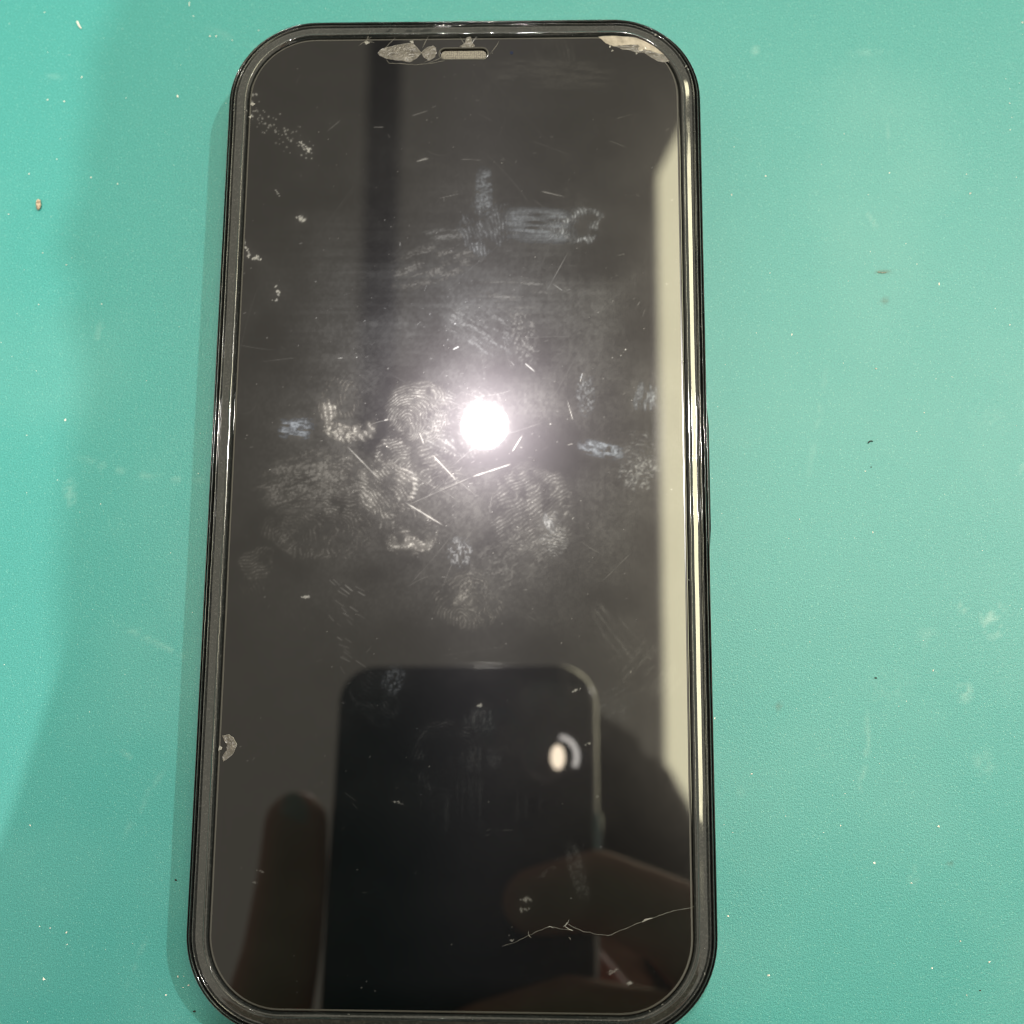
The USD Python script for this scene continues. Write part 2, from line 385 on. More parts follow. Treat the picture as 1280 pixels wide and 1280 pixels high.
obj("back_plate", plate(WO, HO, RO, 0.06, 1.15, d=3.05), L + "case_plastic", case)
btn = m3.Manifold.batch_hull([m3.Manifold.sphere(0.45, 16).translate((x, y, z)) for x, y in ((-.2, -12), (-.2, 12), (0.1, -8), (0.1, 8)) for z in (-0.8, 0.8)]).translate((WO - 0.12, to_plane(880, 590)[1], 5.6))
obj("button_cover", btn, L + "case_plastic", case, smooth=40)

phone = thing("smartphone", "black smartphone lying face up on the green mat with scratched smudged cracked screen", "smartphone")
obj("frame", plate(WO, HO, RO, 1.3, 8.6, bevel=0.4, d=2.45), L + "dark_frame", phone, smooth=40)
obj("display", plate(WO, HO, RO, 8.65, 9.5, d=3.55), L + "black_glass", phone, smooth=40)

# the protector sheet with its film of grease
PX, PY, PR = WO - LIP, HO - LIP, RO - LIP
EDGE = 0.32
ax, ay, ar = PX - EDGE, PY - EDGE, PR - EDGE
STEP = 0.125
rows = np.concatenate([np.linspace(-ay, -ay + ar, 120)[:-1], np.arange(-ay + ar, ay - ar, STEP), np.linspace(ay - ar, ay, 120)])
rows[0] += 1e-3
rows[-1] -= 1e-3
hw = np.where(np.abs(rows) > ay - ar, ax - ar + np.sqrt(np.maximum(ar ** 2 - (np.abs(rows) - (ay - ar)) ** 2, 0)), ax)
us = np.linspace(-1, 1, int(2 * ax / STEP))
GX, GY = hw[:, None] * us[None, :], np.repeat(rows[:, None], len(us), 1)
GP = np.column_stack([GX.ravel(), GY.ravel(), np.full(GX.size, TOP)])
U, V = to_pixel(GP)
N = len(U)


def nz(sx, sy, seed, octaves=3):
    return fbm(np.column_stack([U * sx, V * sy, np.full(N, seed * 7.31)]), octaves, seed)


PRINT, SMEAR, SCRATCH, SPECK = 0.40, 0.36, 0.36, 0.34
haze, grime, tint = np.zeros(N), np.zeros(N), np.full(N, 0.15)
WARPU, WARPV = (nz(.035, .035, 21) - .5), (nz(.035, .035, 22) - .5)
FINE = nz(.45, .45, 23, 2)
GRAIN = nz(.9, .9, 24, 1)
BREAK = nz(.11, .11, 25, 3)


def away(cx, cy):
    return 1 / (1 + (math.hypot(cx - 570, cy - 540) / 230) ** 2)


def near(cx, cy, r):
    return np.nonzero((np.abs(U - cx) < r) & (np.abs(V - cy) < r))[0]


def local(i, cx, cy, ang):
    a = math.radians(ang)
    du, dv = U[i] - cx, V[i] - cy
    return du * math.cos(a) + dv * math.sin(a), -du * math.sin(a) + dv * math.cos(a)


def print_mark(cx, cy, rx, ry, ang=0, amp=0.1, period=4.8, core=(0, .25), bend=1.0, rim=0.0, blue=0.15, dots=0.5, hole=0.0, sector=None):
    """A finger's print: ridges that loop round a core, broken up, within a soft oval."""
    i = near(cx, cy, 1.5 * max(rx, ry) + 8)
    x, y = local(i, cx, cy, ang)
    x, y = x + WARPU[i] * 26, y + WARPV[i] * 26
    q = np.hypot(x / rx, y / ry) + (BREAK[i] - .5) * 0.5
    mask = np.clip((1.05 - q) * 5, 0, 1)
    if sector:
        th = (np.degrees(np.arctan2(V[i] - cy, U[i] - cx)) - sector[0]) % 360
        span = (sector[1] - sector[0]) % 360
        mask = mask * np.clip(np.minimum(th, span - th) / 30, 0, 1) * np.clip((q - sector[2] + (BREAK[i] - .5) * .5) * 4, 0, 1)
    if hole:
        mask *= 1 - hole * np.clip((0.75 - q) * 4, 0, 1)
    gxx, gyy = x - core[0] * rx, y - core[1] * ry
    d = np.sqrt((gxx * bend) ** 2 + np.where(gyy < 0, gyy, gyy * 0.45) ** 2)
    ridge = 0.5 + 0.5 * np.sin(2 * np.pi * (d + WARPU[i] * 14) / period)
    ridge = np.clip((ridge - 0.38) * 2.2, 0, 1) * np.clip((FINE[i] - 0.32) * 4.5, .75 - .75 * dots, 1.3) * np.clip((GRAIN[i] - .15) * 2.2, .15, 1.35)
    amp = amp * PRINT * (.42 + .58 * away(cx, cy)) * (.6 if cy > 840 else 1)
    val = amp * mask * (0.26 + .8 * ridge) * np.clip((BREAK[i] - 0.30) * 4.0, 0.06, 1.7)
    if rim:
        val += rim * amp * np.exp(-((q - 0.9) / 0.12) ** 2) * (0.3 + ridge) * np.clip((BREAK[i] - 0.35) * 5, 0, 1.5)
    better = val > haze[i]
    haze[i] = np.maximum(haze[i], val)
    tint[i] = np.where(better, blue, tint[i])


def smear(cx, cy, rx, ry, ang=0, amp=0.1, streak=0.05, blue=0.2, grain=1.0, power=3, seed=3, cut=0.42):
    """A wiped patch: streaks along its own x, with a grainy edge."""
    i = near(cx, cy, 1.4 * max(rx, ry) + 6)
    x, y = local(i, cx, cy, ang)
    q = (np.abs(x / rx) ** power + np.abs(y / ry) ** power) ** (1 / power)
    n = fbm(np.column_stack([x * streak, y * .28, np.full(len(i), seed * 3.3 + cx)]), 3, seed)
    amp = amp * SMEAR * (.5 + .5 * away(cx, cy)) * (.6 if cy > 840 else 1)
    val = amp * np.clip((1 - q) * 3, 0, 1) * np.clip((n - cut) * 4.5, 0, 1.4) * (1 - grain * .6 + grain * 1.2 * np.clip((FINE[i] - .35) * 3, 0, 1))
    better = val > haze[i]
    haze[i] = np.maximum(haze[i], val)
    tint[i] = np.where(better, blue, tint[i])


def scratch(u0, v0, u1, v1, w=0.8, amp=0.4, blue=0.1, curve=0.0, fade=True):
    cx, cy, r = (u0 + u1) / 2, (v0 + v1) / 2, math.hypot(u1 - u0, v1 - v0) / 2
    i = near(cx, cy, r + 4)
    x, y = local(i, cx, cy, math.degrees(math.atan2(v1 - v0, u1 - u0)))
    y = y - curve * (1 - (x / r) ** 2)
    amp = amp * SCRATCH * (.22 + .78 * away(cx, cy))
    w = w * (.62 if r > 4 else 1)
    val = amp * np.exp(-(y / w) ** 2) * np.clip((1 - np.abs(x) / r) * (3 if fade else 12), 0, 1) * (0.55 + 0.9 * np.clip((BREAK[i] - .3) * 2.5, 0, 1))
    haze[i] = np.maximum(haze[i], val)


def speck(cx, cy, r, amp=0.5, dirt=0.0, stretch=1.0, ang=0.0):
    i = near(cx, cy, r * 3 * max(stretch, 1) + 2)
    x, y = local(i, cx, cy, ang)
    g = np.exp(-((x / (r * stretch)) ** 2 + (y / r) ** 2))
    haze[i] = np.maximum(haze[i], amp * g * SPECK)
    if dirt:
        grime[i] = np.maximum(grime[i], dirt * np.clip(g * 1.6, 0, 1))


# the overall greasy film: wiped, cloudy, thicker in the middle of the glass
cloud = nz(.012, .016, 31, 5)
grainy = np.clip((nz(.30, .30, 32, 3) - .40) * 3.2, 0, 1)
wipe_h = np.clip((nz(.012, .22, 33, 3) - .42) * 4, 0, 1)
wipe_v = np.clip((nz(.25, .010, 34, 3) - .42) * 4, 0, 1)
middle = np.exp(-((U - 590) / 230) ** 2 - ((V - 520) / 260) ** 2)
upper = np.exp(-((U - 560) / 200) ** 2 - ((V - 370) / 110) ** 2)
film = 0.0008 + 0.012 * np.clip((cloud - .38) * 3, 0, 1) * (0.35 + 0.65 * middle)
film += 0.016 * middle * grainy * np.clip((cloud - .3) * 3, 0, 1.2)
film += 0.010 * upper * wipe_h * np.clip((cloud - .25) * 3, 0, 1)
film += 0.007 * np.exp(-((U - 690) / 160) ** 2 - ((V - 470) / 240) ** 2) * wipe_v * np.clip((cloud - .3) * 3, 0, 1)
haze += film * .6
tint += 0.35 * upper

print_mark(428, 500, 26, 34, -20, .05, 5.2, (1.5, .4), 1, blue=.05, dots=.8)
def arc_mark(cx, cy, r, a0, a1, width, amp, step=4.6, blue=.06):
    """Ridge ends of a finger's rim: short dashes fanned along an arc."""
    for t in np.arange(a0, a1, math.degrees(step / r) * .75):
        t_ = math.radians(t + RNG.normal(0, 2.0))
        w = width * RNG.uniform(.5, 1.1)
        rr = r + RNG.normal(0, 2.2)
        sk = RNG.normal(.35, .25)
        x0, y0 = cx + rr * math.cos(t_), cy + rr * math.sin(t_)
        scratch(x0, y0, x0 + w * math.cos(t_ + sk), y0 + w * math.sin(t_ + sk), RNG.uniform(.8, 1.4), amp * RNG.uniform(.4, 1.2), blue)
        if RNG.uniform() < .5:
            speck(x0 + RNG.normal(0, 5), y0 + RNG.normal(0, 5), RNG.uniform(.6, 1.3), amp * RNG.uniform(.4, 1.2))
print_mark(431, 513, 35, 40, 0, .28, 4.8, (2.2, -1.6), .8, blue=.05, dots=1.0, sector=(55, 245, .45))
print_mark(438, 528, 32, 26, 0, .20, 4.6, (1.2, -3.0), .8, blue=.05, dots=.9, sector=(350, 190, .2))
smear(425, 540, 28, 12, 20, .20, .3, 0.02, 1, 2, 4, .42)
print_mark(525, 514, 41, 43, 38, .088, 4.7, (-.1, .55), 1.5, rim=.2, blue=.12, dots=.45)
print_mark(490, 566, 24, 26, -10, .10, 4.8, (0, 2.2), .7, blue=.12, dots=.9)
print_mark(578, 528, 44, 60, 60, .085, 5.0, (1, 1.5), 1, blue=.22, dots=1.0)
print_mark(540, 588, 40, 34, 30, .075, 4.8, (2, 1.5), 1, blue=.12, dots=1.0)
print_mark(482, 612, 42, 34, 42, .10, 4.6, (0, 4.5), .35, rim=.5, blue=.08, dots=.6)
i_ = near(508, 600, 40)
x_, y_ = local(i_, 492, 612, 50)
arc = np.exp(-((np.hypot(x_, y_ * .8) - 24) / 3.0) ** 2) * (U[i_] > 500) * (V[i_] > 582) * (V[i_] < 626) * (.5 + .5 * np.sin(2 * np.pi * (U[i_] * .3 - V[i_] * .75) / 4.6))
haze[i_] = np.maximum(haze[i_], .11 * arc * np.clip((BREAK[i_] - .25) * 3, .2, 1.3) * np.clip((GRAIN[i_] - .1) * 2, .3, 1.2))
smear(390, 600, 84, 44, -14, .050, .06, .08, 1, 2, 6, .34)
print_mark(430, 596, 46, 22, 24, .06, 4.4, (-.4, 5), .3, blue=.06, dots=.8)
print_mark(350, 606, 36, 20, -30, .045, 4.2, (.4, 5), .3, blue=.06, dots=.9)
print_mark(395, 612, 70, 36, 10, .06, 4.6, (.5, 3), .6, blue=.06, dots=.9)
print_mark(405, 668, 70, 36, -4, .040, 4.4, (-.75, .1), .6, rim=.4, blue=.05, dots=.4)
print_mark(352, 662, 28, 24, 15, .045, 4.2, (-.2, .2), 1, blue=.05, dots=.4)
print_mark(515, 664, 40, 32, 35, .055, 4.8, (0, -1.8), .9, rim=.5, blue=.1, dots=.8, hole=.5)
print_mark(515, 658, 38, 36, 0, .17, 4.6, (0, -3.0), .8, blue=.06, dots=.8, sector=(10, 165, .5))
print_mark(662, 640, 56, 62, -28, .060, 4.8, (.2, 3.5), .45, rim=.2, blue=.15, dots=.6)
print_mark(692, 668, 22, 30, 5, .085, 4.6, (0, 3.5), .25, blue=.25, dots=.3)
smear(686, 655, 16, 6, 68, .16, .12, .35, 1, 2, 8, .30)
print_mark(585, 752, 48, 38, 0, .062, 4.9, (-.1, .7), 1.2, rim=.3, blue=.05, dots=.5)
smear(578, 742, 26, 8, -62, .09, .15, .05, 1, 2, 9, .30)
print_mark(320, 703, 24, 20, -20, .075, 4.6, (0, 3), .4, rim=.3, blue=.03, dots=.5)
print_mark(316, 730, 18, 18, 70, .045, 4.6, (0, 3), .4, blue=.03, dots=.5)
for k in range(26):
    a, b = RNG.uniform(405, 448), RNG.uniform(720, 835)
    scratch(a, b, a + RNG.uniform(6, 15), b + RNG.uniform(5, 11), .9, RNG.uniform(.08, .26), .02)
print_mark(468, 874, 40, 34, 40, .050, 5.6, (0, 4), .4, blue=.35, dots=.2)
smear(492, 850, 16, 22, 20, .13, .3, .6, 1, 2, 12, .36)
# the wide bluish dab in the upper third
print_mark(600, 286, 36, 26, 85, .115, 4.4, (1.0, 2.5), .6, rim=.6, blue=.62, dots=.7)
print_mark(630, 282, 24, 24, 0, .09, 4.3, (3.5, 0), 1, blue=.6, dots=.3)
smear(672, 282, 46, 24, 2, .11, .03, .72, .5, 5, 14, .36)
print_mark(700, 284, 22, 25, 90, .105, 4.6, (0, 3), .6, rim=.5, blue=.62, dots=.4)
print_mark(724, 284, 24, 28, 80, .105, 4.6, (0, 1.5), .8, rim=1.6, blue=.55, dots=.5, hole=.7)
smear(605, 240, 12, 34, 0, .13, .10, .70, .8, 3, 15, .34)
smear(548, 296, 46, 12, -12, .085, .04, .4, .8, 2, 16, .40)
smear(540, 330, 70, 30, -18, .050, .05, .3, 1, 2, 17, .38)
smear(640, 368, 60, 26, 2, .060, .03, .35, .8, 2, 18, .42)
smear(600, 410, 60, 34, 30, .050, .06, .45, 1, 2, 19, .36)
smear(655, 420, 20, 46, -12, .045, .3, .3, 1, 2, 20, .38)
print_mark(690, 66, 46, 30, 84, .030, 6.0, (0, 6), .3, blue=.12, dots=.1)
print_mark(600, 96, 42, 14, 90, .025, 5.0, (0, 6), .3, blue=.1, dots=.2)
smear(690, 92, 90, 22, 2, .030, .05, .1, .4, 3, 24, .30)
# clear-cut bluish dabs
smear(368, 536, 22, 14, 4, .22, .10, .75, .8, 4, 26, .34)
print_mark(376, 528, 16, 9, 30, .11, 4.2, (0, 6), .3, blue=.7, dots=.3)
smear(752, 562, 32, 11, 12, .10, .12, .75, .8, 3, 27, .34)
smear(732, 492, 14, 34, 0, .055, .3, .5, 1, 2, 28, .36)
smear(806, 496, 20, 18, 90, .10, .08, .6, .8, 3, 29, .36)
print_mark(796, 574, 30, 42, 0, .050, 4.6, (0, 2), .6, blue=.35, dots=1.0)
smear(800, 592, 26, 30, 80, .070, .3, .3, 1, 2, 30, .38)
print_mark(560, 948, 46, 52, 0, .030, 4.8, (0, .2), 1, rim=1.6, blue=.3, dots=.8, hole=.7)
smear(602, 900, 18, 26, 90, .080, .1, .4, 1, 2, 32, .36)
smear(600, 1010, 44, 100, 90, .045, .02, .35, .7, 2, 33, .44)
smear(596, 950, 20, 40, 90, .06, .03, .4, .7, 2, 34, .40)
smear(722, 1090, 44, 12, 74, .10, .25, .35, .8, 3, 35, .28)
smear(684, 1090, 16, 5, -30, .08, .2, .3, 1, 2, 36, .3)
smear(770, 790, 50, 24, 52, .030, .02, .15, .6, 2, 37, .40)
smear(772, 880, 30, 30, -30, .055, .05, .4, 1, 2, 38, .40)
smear(805, 830, 40, 70, -50, .025, .03, .2, .6, 2, 39, .36)
smear(575, 690, 18, 22, 0, .10, .3, .4, 1, 2, 40, .36)
smear(640, 700, 90, 40, -30, .035, .10, .15, 1, 2, 41, .36)
print_mark(700, 945, 40, 40, 20, .022, 3.4, (0, .3), 1, blue=.6, dots=.2)
# dried whitish deposits
for k in range(90):
    t = RNG.uniform(0, 1)
    speck(312 + 74 * t + RNG.normal(0, 6), 132 + 58 * t ** .8 + RNG.normal(0, 7), RNG.uniform(.5, 1.1), RNG.uniform(.05, .3), RNG.uniform(.02, .22))
for (a, b, r, g, s, an) in ((384, 186, 2.2, .75, 2, 30), (378, 181, 1.6, .5, 2, 50), (316, 322, 2.0, .8, 2.6, 12), (322, 322, 2, .6, 1, 0), (309, 312, 2.0, .7, 2.6, 60), (305, 303, 1.6, .5, 2, 65), (375, 273, 2.6, .55, 1.3, 20),
                           (347, 363, 1.7, .7, 1.8, 70), (344, 375, 1.3, .5, 2.5, 0), (383, 746, 2.4, .4, 1.2, 0), (312, 131, 2.8, .5, 1, 0), (315, 145, 1.8, .45, 1, 0), (346, 240, 1.0, .3, 3, 60), (318, 118, 1.6, .3, 1.5, 0),
                           (787, 1229, 2.0, .4, 1.3, 0), (770, 1212, 2.0, .15, 3, -30), (762, 1214, 1.2, .15, 3, -30), (657, 1125, 2.4, .12, 2, 0), (655, 1137, 2.2, .12, 2, 0), (640, 1176, 1.2, .3, 1, 0), (720, 863, 1.3, .6, 2.5, -20),
                           (598, 882, 2.2, .16, 1.2, 0), (735, 930, 1.4, .2, 2, -20), (497, 1002, .9, .5, 4, 10), (328, 1090, 1.2, .14, 3, 20), (319, 1103, 1.0, .12, 3, 20)):
    for _ in range(7):
        t_ = RNG.normal(0, .75) * s * r
        speck(a + t_ * math.cos(math.radians(an)) + RNG.normal(0, .45 * r), b + t_ * math.sin(math.radians(an)) + RNG.normal(0, .45 * r), r * RNG.uniform(.25, .6), .4, g * RNG.uniform(.35, .95), RNG.uniform(1, 2), RNG.uniform(0, 180))
# long hairline scratches
for s in ((433, 557, 476, 601, .9, .42), (505, 627, 556, 658, 1.0, .45), (540, 568, 571, 601, .9, .42), (590, 596, 639, 580, 1.0, .5), (508, 632, 592, 595, .8, .14), (524, 540, 530, 556, .9, .4), (640, 565, 653, 544, .9, .42),
          (656, 454, 669, 465, .9, .5), (712, 312, 682, 366, .7, .22), (676, 239, 706, 246, .8, .4), (690, 354, 704, 364, .8, .3), (520, 202, 536, 198, 1.0, .7), (575, 199, 602, 200, .6, .3), (548, 248, 575, 242, .6, .3),
          (514, 145, 536, 138, .8, .4), (466, 159, 480, 159, .8, .5), (520, 202, 534, 197, .9, .5), (360, 340, 530, 130, .6, .05), (373, 325, 460, 210, .7, .06), (566, 437, 574, 433, 1.1, .6), (709, 500, 716, 525, .7, .3),
          (370, 105, 376, 92, .7, .15), (408, 165, 426, 150, .8, .35), (725, 478, 728, 466, .8, .4), (430, 990, 446, 1002, .8, .25), (488, 1001, 506, 1006, .9, .6), (448, 1012, 440, 1004, .6, .3), (628, 1038, 642, 1038, .8, .4),
          (760, 175, 785, 185, .5, .2), (750, 730, 790, 690, .5, .1), (824, 362, 853, 344, .6, .05), (600, 345, 700, 300, .5, .05)):
    scratch(*s)
for k in range(60):
    a, b, an, ln = RNG.normal(580, 130), RNG.normal(430, 220), math.radians(RNG.normal(-20, 45)), RNG.uniform(25, 130)
    scratch(a, b, a + ln * math.cos(an), b + ln * math.sin(an), RNG.uniform(.6, .9), RNG.uniform(.03, .10), .1, RNG.normal(0, 2.5))
for k in range(300):
    m = RNG.uniform()
    a = RNG.normal(570, 110) if m < .6 else RNG.uniform(300, 850)
    b = RNG.normal(420, 190) if m < .6 else RNG.uniform(90, 1240)
    an, ln = math.radians(RNG.normal(-12, 30)), RNG.exponential(4.0) + 1.2
    scratch(a, b, a + ln * math.cos(an), b + ln * math.sin(an), RNG.uniform(.4, .65), RNG.exponential(.10) + .02)
for k in range(380):
    m = RNG.uniform()
    a = RNG.normal(570, 120) if m < .5 else RNG.uniform(300, 855)
    b = RNG.normal(450, 200) if m < .5 else RNG.uniform(70, 1255)
    speck(a, b, RNG.uniform(.4, .7), (RNG.exponential(.18) + .05) * (.3 + .7 * away(a, b)), 0.15 * RNG.uniform() ** 3 + (RNG.uniform() < .06) * RNG.uniform(.1, .35))

cols = len(us)
from scipy.ndimage import gaussian_filter
hz = haze.reshape(len(rows), cols)
soft = gaussian_filter(hz, 7) * (.4 + 1.2 * np.clip((nz(.06, .06, 41, 4).reshape(hz.shape) - .3) * 2, 0, 1))
haze = (.86 * gaussian_filter(hz, .5) + .42 * soft).ravel()
gi = np.arange(N).reshape(len(rows), cols)
GF = np.column_stack([gi[:-1, :-1].ravel(), gi[:-1, 1:].ravel(), gi[1:, 1:].ravel(), gi[1:, :-1].ravel()])
# the slot over the earpiece is cut out of the sheet
E0, E1 = to_plane(548, 67.5), to_plane(611, 66.5)
EC, EH, EW = (E0 + E1) / 2, 1.10, (E1 - E0)[0] / 2


def stadium(hw_, hh, n=14, c=EC):
    o = []
    for s, a0 in ((1, -90), (-1, 90)):
        for t in np.linspace(0, 180, n):
            a = math.radians(a0 + t)
            o.append((c[0] + s * (hw_ - hh) + hh * math.cos(a), c[1] + hh * math.sin(a)))
    return np.array(o)


fc = GP[GF].mean(1)
din = np.hypot(np.maximum(np.abs(fc[:, 0] - EC[0]) - (EW - EH), 0), fc[:, 1] - EC[1])
keep = din > EH - 0.05
prot = obj("screen_protector", (GP, GF[keep]), L + "protector_glass", phone, smooth=True, label="scratched glass screen protector covered in fingerprints")
primvar(prot, "marks", np.column_stack([np.clip(haze, 0, 1), np.clip(grime, 0, 1), np.clip(tint, 0, 1)]))
obj("bevelled_edge", ring(PX, PY, PR, [(-0.02, 9.5), (0.0, TOP - .22), (0.10, TOP - .05), (EDGE + .03, TOP - .002), (EDGE + .03, 9.5)], wave=0.03, seed=5), L + "protector_edge", prot, smooth=35)
so, si = stadium(EW, EH), stadium(EW - .22, EH - .22)
k = len(so)
rv, rf = [], []
for o, z in ((so, TOP - .45), (so, TOP + .03), (stadium(EW - .11, EH - .11), TOP + .07), (si, TOP + .01), (si, TOP - .45)):
    rv.append(np.column_stack([o, np.full(k, z)]))
for r_ in range(4):
    j = np.arange(k)
    rf.append(np.column_stack([r_ * k + j, r_ * k + (j + 1) % k, (r_ + 1) * k + (j + 1) % k, (r_ + 1) * k + j]))
obj("slot_rim", (np.vstack(rv), np.vstack(rf)), L + "protector_edge", prot, smooth=40)
ear = obj("earpiece", prism(stadium(EW - .28, EH - .28), TOP - .48, TOP - .42), L + "black_glass", phone)
obj("speaker_mesh", prism(stadium(EW - .42, EH - .40, c=EC + np.array([0, -.10, 0])), TOP - .42, TOP - .25), L + "speaker_mesh", ear)
fcam = to_plane(639.5, 66)
for nm, (uu, vv), rad, mt in (("front_camera", (639.5, 66), .28, "blue_lens"),):
    c = to_plane(uu, vv)
    d = m3.Manifold.cylinder(.03, rad, rad, 20).translate((c[0], c[1], TOP + .002))
    obj(nm, d, L + mt, phone)

ZT = TOP + 0.004


def pp(pts, z=TOP):
    return np.array([to_plane(a, b, z) for a, b in pts])


def patch(name, pts, mt, lift=0.02, label=None, wob=0.0):
    q = pp(pts)[:, :2]
    fine = []
    for i in range(len(q)):
        a_, b_ = q[i], q[(i + 1) % len(q)]
        for t in np.arange(0, 1, .18):
            fine.append(a_ + (b_ - a_) * t + RNG.normal(0, .028, 2))
    q = np.array(fine)
    m_ = len(q) // 2
    edge = np.column_stack([q[:m_], np.full(m_, TOP + lift)])
    obj("bright_edge", strand(edge[::2], RNG.uniform(.006, .04, len(edge[::2])), 5), L + "cracked_glass", prot)
    return obj(name, prism(q, TOP + .003, TOP + lift), L + mt, prot, label=label)


# places where the sheet has come away and shows pale
patch("lifted_patch", [(472, 66), (478, 61), (490, 58), (503, 55), (515, 54), (520, 58), (527, 66), (521, 73), (512, 78), (503, 76), (492, 75), (482, 73), (475, 70)], "air_gap", label="pale lifted patch left of the earpiece slot")
patch("lifted_patch", [(526.5, 66), (533, 60), (541, 57), (545, 60), (546, 66), (543, 72), (536, 76), (529, 71)], "air_gap", label="small pale lifted patch touching the earpiece slot")
patch("lifted_patch", [(748, 46), (765, 45), (785, 46), (800, 48.5), (815, 54.5), (827, 62), (833, 69), (826, 68), (815, 64), (805, 62), (797, 56), (788, 56), (776, 57), (766, 57.5), (757, 54)], "air_gap_bright", .03, label="cream lifted patch in the top right corner of the sheet")
patch("lifted_patch", [(767, 58), (776, 57.5), (788, 56.5), (797, 56.5), (805, 62.5), (815, 64.5), (826, 68.5), (833.5, 69.5), (838, 76), (831, 78), (823, 77), (814, 72), (805, 66), (795, 66), (788, 63), (778, 62), (772, 59)], "air_gap", .02, label="grey lifted patch under the cream one in the top right corner")
cc = to_plane(801, 61)
obj("air_bubble", m3.Manifold.sphere(.42, 20).scale((1, 1, .12)).translate((cc[0], cc[1], TOP + .03)), L + "air_gap_bright", prot)
patch("lifted_patch", [(278, 920), (286, 918), (292, 922), (296, 931), (292, 941), (285, 948), (279, 952), (278, 945), (283, 938), (284, 931), (280, 925)], "air_gap", label="pale crescent lifted patch on the left edge")
patch("lifted_patch", [(575, 58), (581, 54), (584, 47), (588, 46), (590, 52), (594, 58), (588, 60), (582, 60)], "air_gap", label="pale splinter star above the earpiece slot")


def crack(name, pts, w, mt="cracked_glass", label=None):
    q = pp(pts)
    n = max(int(np.linalg.norm(np.diff(q, axis=0), axis=1).sum() / .5), 4)
    s = np.concatenate([[0], np.cumsum(np.linalg.norm(np.diff(q, axis=0), axis=1))])
    t = np.linspace(0, s[-1], n)
    line = np.column_stack([np.interp(t, s, q[:, c]) for c in range(3)])
    line[:, :2] += RNG.normal(0, .03, (n, 2))
    line[:, 2] = TOP + .006
    rr = w * (.65 + .7 * RNG.uniform(size=n))
    rr[[0, -1]] *= .25
    return obj(name, strand(line, rr, 5), L + mt, prot, label=label)


crack("crack", [(868, 1133.5), (845, 1138), (825, 1144), (805, 1151), (783, 1160), (761, 1169.5), (745, 1168), (728, 1164), (713, 1157), (708, 1154)], .036, "fine_scratch", "long thin crack running in from the right edge near the bottom")
crack("crack", [(816, 1147.5), (808, 1150), (803, 1152.5)], .13, label="bright glinting piece of the long crack")
crack("crack", [(716, 1163), (700, 1161), (687, 1158), (675, 1163), (664, 1168)], .032, "fine_scratch", "crack's far end near the bottom of the screen")
crack("crack", [(664, 1168), (655, 1172), (640, 1179), (628, 1183)], .02, "fine_scratch")
crack("crack", [(664, 1172), (660, 1168), (661, 1164)], .05, "fine_scratch")
crack("crack", [(704, 1158), (709, 1155), (711, 1150)], .05)
crack("crack", [(692, 1160), (688, 1157.5), (684, 1159)], .055)
crack("crack", [(713, 1175), (711, 1171)], .05, "fine_scratch")
crack("crack", [(708, 1153), (706, 1158), (716, 1163)], .06)
for pts in ([(448, 57), (455, 53), (465, 46)], [(455, 56), (461, 45), (463, 38)], [(456, 52), (468, 53)], [(480, 62), (487, 54), (494, 47)], [(513, 54), (516, 50), (528, 50)], [(528, 60), (533, 49), (536, 46)], [(575, 46), (580, 54), (583, 60)],
            [(596, 46), (590, 54), (586, 60)], [(612, 68), (620, 58), (624, 51)], [(482, 73), (487, 79), (505, 80), (520, 81), (540, 79), (556, 76)], [(530, 78), (545, 71)], [(536, 79), (556, 70)]):
    crack("edge_crack", pts, .05, "fine_scratch")
for (uu, vv, s) in ((457, 54, .5), (515, 53, .42), (316, 131, .5), (313, 146, .35), (274, 934, .5), (585, 50, .35), (807, 60, .25), (763, 58, .22), (765, 63, .18), (796, 67, .24), (853, 452, .2), (615, 67, .3), (308, 138, .35), (302, 208, .3)):
    c = to_plane(uu, vv)
    pts = c + RNG.normal(0, 1, (9, 3)) * [s * .55, s * .45, .03]
    pts[:, 2] = np.clip(pts[:, 2], TOP + .004, TOP + .12)
    obj("edge_chip", trimesh.convex.convex_hull(pts), L + "cracked_glass", prot)

# bright nicks and grit along the bumper's rim
v_n, f_n = [], []
for k in range(170):
    o = rounded(WO, HO, RO, RNG.choice([1.22, 1.3, 2.0, 2.9, 3.3, 3.4]))
    j = RNG.integers(len(o))
    t = RNG.uniform()
    c = o[j] * (1 - t) + o[(j + 1) % len(o)] * t
    s = min(RNG.exponential(.04) + .02, .11)
    zz = {True: 9.8}.get(False, 9.75)
    q = trimesh.convex.convex_hull(np.column_stack([c + RNG.normal(0, s, (8, 2)), RNG.uniform(9.3, 9.98, 8)]))
    f_n.append(q.faces + sum(map(len, v_n)))
    v_n.append(np.array(q.vertices))
obj("rim_grit", trimesh.Trimesh(np.vstack(v_n), np.vstack(f_n), process=False), L + "cracked_glass", case, kind="stuff")

# ------------------------------------------------------------------ crumbs and fluff on the mat
def lump(u, v, size, stretch=(1, 1, .6), seed=0, z=0.0):
    c = to_plane(u, v, 0)
    m = trimesh.creation.icosphere(subdivisions=2, radius=1.0)
    d = 0.6 + 0.8 * noise(m.vertices * 1.7 + seed * 3.1, seed)
    p = m.vertices * d[:, None] * np.array(stretch) * size
    p[:, 2] += -p[:, 2].min() + .01
    return trimesh.Trimesh(p + [c[0], c[1], 0], m.faces, process=False), c


def single(name, mesh, c, mt, label, cat, **k):
    t = np.array([c[0], c[1], 0.0])
    p = obj(name, mesh, L + mt, None, smooth=60, at=t, label=label, cat=cat, **k)
    UsdGeom.Xformable(p).AddTranslateOp().Set(Gf.Vec3d(*(t * MM)))
    return p


